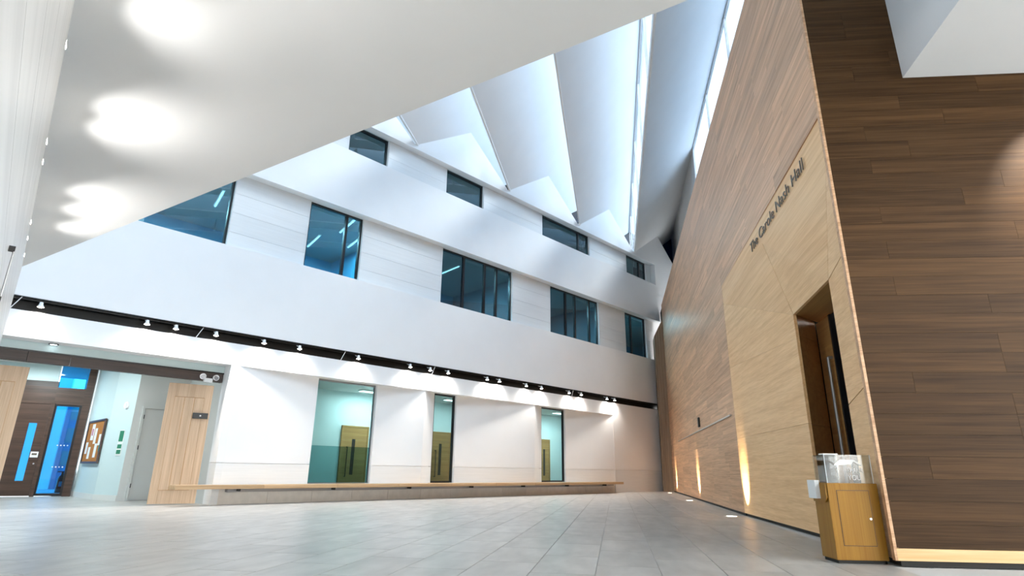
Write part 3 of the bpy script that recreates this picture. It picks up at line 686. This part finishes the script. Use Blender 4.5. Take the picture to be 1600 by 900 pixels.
part('pane_edge', MB().box(-0.03, 0.0, -0.035, 0.0, 0.03, 3.0), 'grey_metal', hg)
part('mid_rail', MB().box(-1.25, -0.02, -0.035, 0.0, 1.75, 1.8), 'grey_metal', hg)
# lettering above the entrance
lt = link('hall_lettering', None); lt.matrix_world = Matrix.Translation(W.w(10.18, 0.027, 4.53)) @ Matrix.Rotation(W.a, 4, 'Z') @ Matrix(((-1, 0, 0, 0), (0, 0, 1, 0), (0, 1, 0, 0), (0, 0, 0, 1)))
tag(lt, 'thin dark raised lettering naming the hall above the timber entrance', 'lettering')
def ext(m): return max(v.co.x for v in m.vertices)
full = 'The Carole Nash Hall'; fw = ext(text_mesh(full, None, 0.26)); kx = 3.05 / fw
for i, word in enumerate(full.split()):
    me = text_mesh(word, None, 0.26, 0.006); off = ext(text_mesh(' '.join(full.split()[:i+1]), None, 0.26)) - ext(me)
    for v in me.vertices: v.co.x *= kx
    part('word', me, 'letter_grey', lt, loc=(off*kx, 0, 0))
# rail and reader on the long wall
hr = root('wall_rail', W, 13.4, 0.02, 2.0, label='slim pale metal rail line fixed along the oak plank wall', cat='rail')
for i in range(4): part('rail_length', MB().box(i*2.8+0.003, (i+1)*2.8-0.003, 0.0, 0.045, 0.0, 0.03), 'steel', hr)
cr = root('card_reader', W, 18.4, 0.02, 2.12, label='small black card reader above the metal rail on the oak wall', cat='card reader')
part('body', MB().box(-0.1, 0.1, 0, 0.05, 0, 0.28), 'black', cr, 0.008); part('face', MB().box(-0.06, 0.06, 0.05, 0.054, 0.05, 0.2), 'frame_black', cr)
# floor uplights
for i, u in enumerate((12.75, 19.6, 26.6)):
    o = root('floor_uplight', W, u, 0.34, 0.0, label='round recessed floor uplight ' + ('beside the paler portal panels', 'below the black card reader on the oak wall', 'beside the upright boards where oak meets the facade')[i], cat='floor light', group='floor uplights along the oak wall')
    part('ring', MB().lathe([(0.10, 0.0), (0.10, 0.006), (0.135, 0.006), (0.14, 0.0)], n=24), 'steel', o)
    part('lens', MB().tube((0, 0, 0.0), (0, 0, 0.004), 0.10, n=24), 'uplight_glow', o)
    ld = bpy.data.lights.new('spot_light', 'SPOT'); ld.energy = 210; ld.color = (1.0, 0.80, 0.50); ld.spot_size = R(54); ld.spot_blend = 0.7; ld.shadow_soft_size = 0.04
    lo = link('spot_light', ld, None, o); lo.location = (0, 0, 0.03); lo.rotation_euler = (R(180+33), 0, 0)

# ------------------------------------------------------------------ timber hall: front face
ZTRIM = HT
ff = root('wall_front', FR, kind='structure', label='oak plank front face of the hall box with shade put into its colour')
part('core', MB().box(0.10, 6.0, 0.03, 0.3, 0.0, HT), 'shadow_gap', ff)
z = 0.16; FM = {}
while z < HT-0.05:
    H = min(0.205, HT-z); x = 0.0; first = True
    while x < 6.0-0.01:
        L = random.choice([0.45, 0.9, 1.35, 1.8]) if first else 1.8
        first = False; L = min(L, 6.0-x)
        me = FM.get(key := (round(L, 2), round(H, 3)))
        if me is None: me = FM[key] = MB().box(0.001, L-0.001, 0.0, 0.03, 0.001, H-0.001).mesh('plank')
        o = link('plank', me, 'oak_shaded', ff); o.location = (x, 0.0, z); x += L
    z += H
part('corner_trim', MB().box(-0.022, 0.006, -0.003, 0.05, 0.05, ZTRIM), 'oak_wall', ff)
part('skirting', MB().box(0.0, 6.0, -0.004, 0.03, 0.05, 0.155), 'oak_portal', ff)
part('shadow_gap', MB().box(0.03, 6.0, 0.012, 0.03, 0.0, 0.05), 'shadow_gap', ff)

# white bulkhead running out from the front face
bh = MB(); K0 = FR.w(1.0, -0.001); K1 = FR.w(6.0, -0.001); dv = Vector((-UX, -UY, 0))*7.0
bh.prism([K0+Vector((0, 0, 5.31)), K1+Vector((0, 0, 5.31)), K1+dv+Vector((0, 0, 5.31)), K0+dv+Vector((0, 0, 5.31))], (0, 0, 3.4))
solo('ceiling_bulkhead', ID, bh, 'soffit_plaster', kind='structure', label='white boxed bulkhead meeting the shaded oak front face')
sl = root('wall_washer', FR, 2.85, -1.1, 5.31, label='white cylinder spotlight under the bulkhead aimed at the oak front', cat='spotlight')
part('stem', MB().tube((0, 0, 0), (0, 0, -0.1), 0.015), 'white_metal', sl); part('head', MB().tube((0, -0.05, -0.08), (-0.06, 0.06, -0.2), 0.045, 0.055), 'white_metal', sl)
ld = bpy.data.lights.new('spot_light', 'SPOT'); ld.energy = 330; ld.color = (1.0, 0.95, 0.86); ld.spot_size = R(46); ld.spot_blend = 1.0; ld.shadow_soft_size = 0.02
lo = link('spot_light', ld, None, sl); lo.location = (-0.08, 0.1, -0.22); lo.rotation_euler = Vector((-0.35, 0.85, -0.95)).to_track_quat('-Z', 'Y').to_euler()

# ------------------------------------------------------------------ donation cabinet
CB = Frame(3.13, 6.01, -3.0)
cb = root('donation_cabinet', CB, label='small oak cabinet with a framed door standing by the timber entrance', cat='cabinet')
cw, cd_, ch = 0.48, 0.31, 0.725
part('body', MB().box(0, cw, 0, cd_, 0.03, ch), 'oak_cabinet', cb, 0.003)
part('plinth', MB().box(0.015, cw-0.015, 0.015, cd_-0.015, 0, 0.03), 'shadow_gap', cb)
dr = part('door', MB().box(0.085, cw-0.095, -0.004, 0.002, 0.16, 0.655), 'oak_cabinet', cb)
part('door_joint', MB().box(0.08, cw-0.09, -0.002, 0.001, 0.155, 0.66), 'walnut', cb)
part('keyhole', MB().tube((cw-0.115, -0.012, 0.40), (cw-0.115, -0.004, 0.40), 0.011, n=12), 'steel', dr)
ac = root('acrylic_donation_box', CB, 0.02, 0.03, ch, label='clear acrylic donation box with printed house on the oak cabinet', cat='donation box')
aw, ad, ah, t = 0.45, 0.26, 0.27, 0.012
part('front_pane', MB().box(0, aw, 0, t, 0, ah), 'acrylic', ac); part('back_pane', MB().box(0, aw, ad-t, ad, 0, ah), 'acrylic', ac)
part('side_pane', MB().box(0, t, t, ad-t, 0, ah), 'acrylic', ac); part('side_pane', MB().box(aw-t, aw, t, ad-t, 0, ah), 'acrylic', ac)
part('lid', MB().box(t, aw-t, t, ad-t, ah-t, ah), 'acrylic', ac)
part('lid_edge', MB().box(-0.002, 0.14, -0.002, 0.10, ah, ah+0.012), 'white_print', ac)
part('pane_edge', MB().box(aw-0.008, aw+0.001, -0.002, 0.0, 0, ah), 'white_print', ac); part('pane_edge', MB().box(0, 0.005, -0.002, 0, 0, ah), 'white_print', ac)
hp = part('house_print', MB().prism([(0.09, -0.002, 0.175), (0.15, -0.002, 0.225), (0.29, -0.002, 0.225), (0.36, -0.002, 0.165), (0.345, -0.002, 0.162), (0.283, -0.002, 0.205), (0.26, -0.002, 0.18), (0.09, -0.002, 0.166)], (0, -0.001, 0)), 'white_print', ac, label='white printed house outline')
for txt, zz in (('THANK', 0.10), ('YOU', 0.03)):
    me = text_mesh(txt, 0.15 if txt == 'THANK' else 0.12, 0.07, 0.0006)
    o = link('print_lettering', me, 'white_print', ac); o.rotation_euler = (R(90), 0, 0); o.location = (0.21, -0.0025, zz)
lf = root('leaflet_holder', CB, -0.005, 0.13, 0.525, label='white paper leaflets in a holder on the side of the oak cabinet', cat='leaflet holder')
part('leaflets', MB().box(-0.055, -0.012, 0.0, 0.17, 0.05, 0.225), 'paper', lf); part('backing', MB().prism([(-0.012, -0.12, 0.19), (-0.012, -0.12, 0.06), (-0.012, -0.08, 0.02), (-0.012, 0.0, 0.02), (-0.012, 0.17, 0.02), (-0.012, 0.17, 0.19)], (0.012, 0, 0)), 'oak_cabinet', lf)
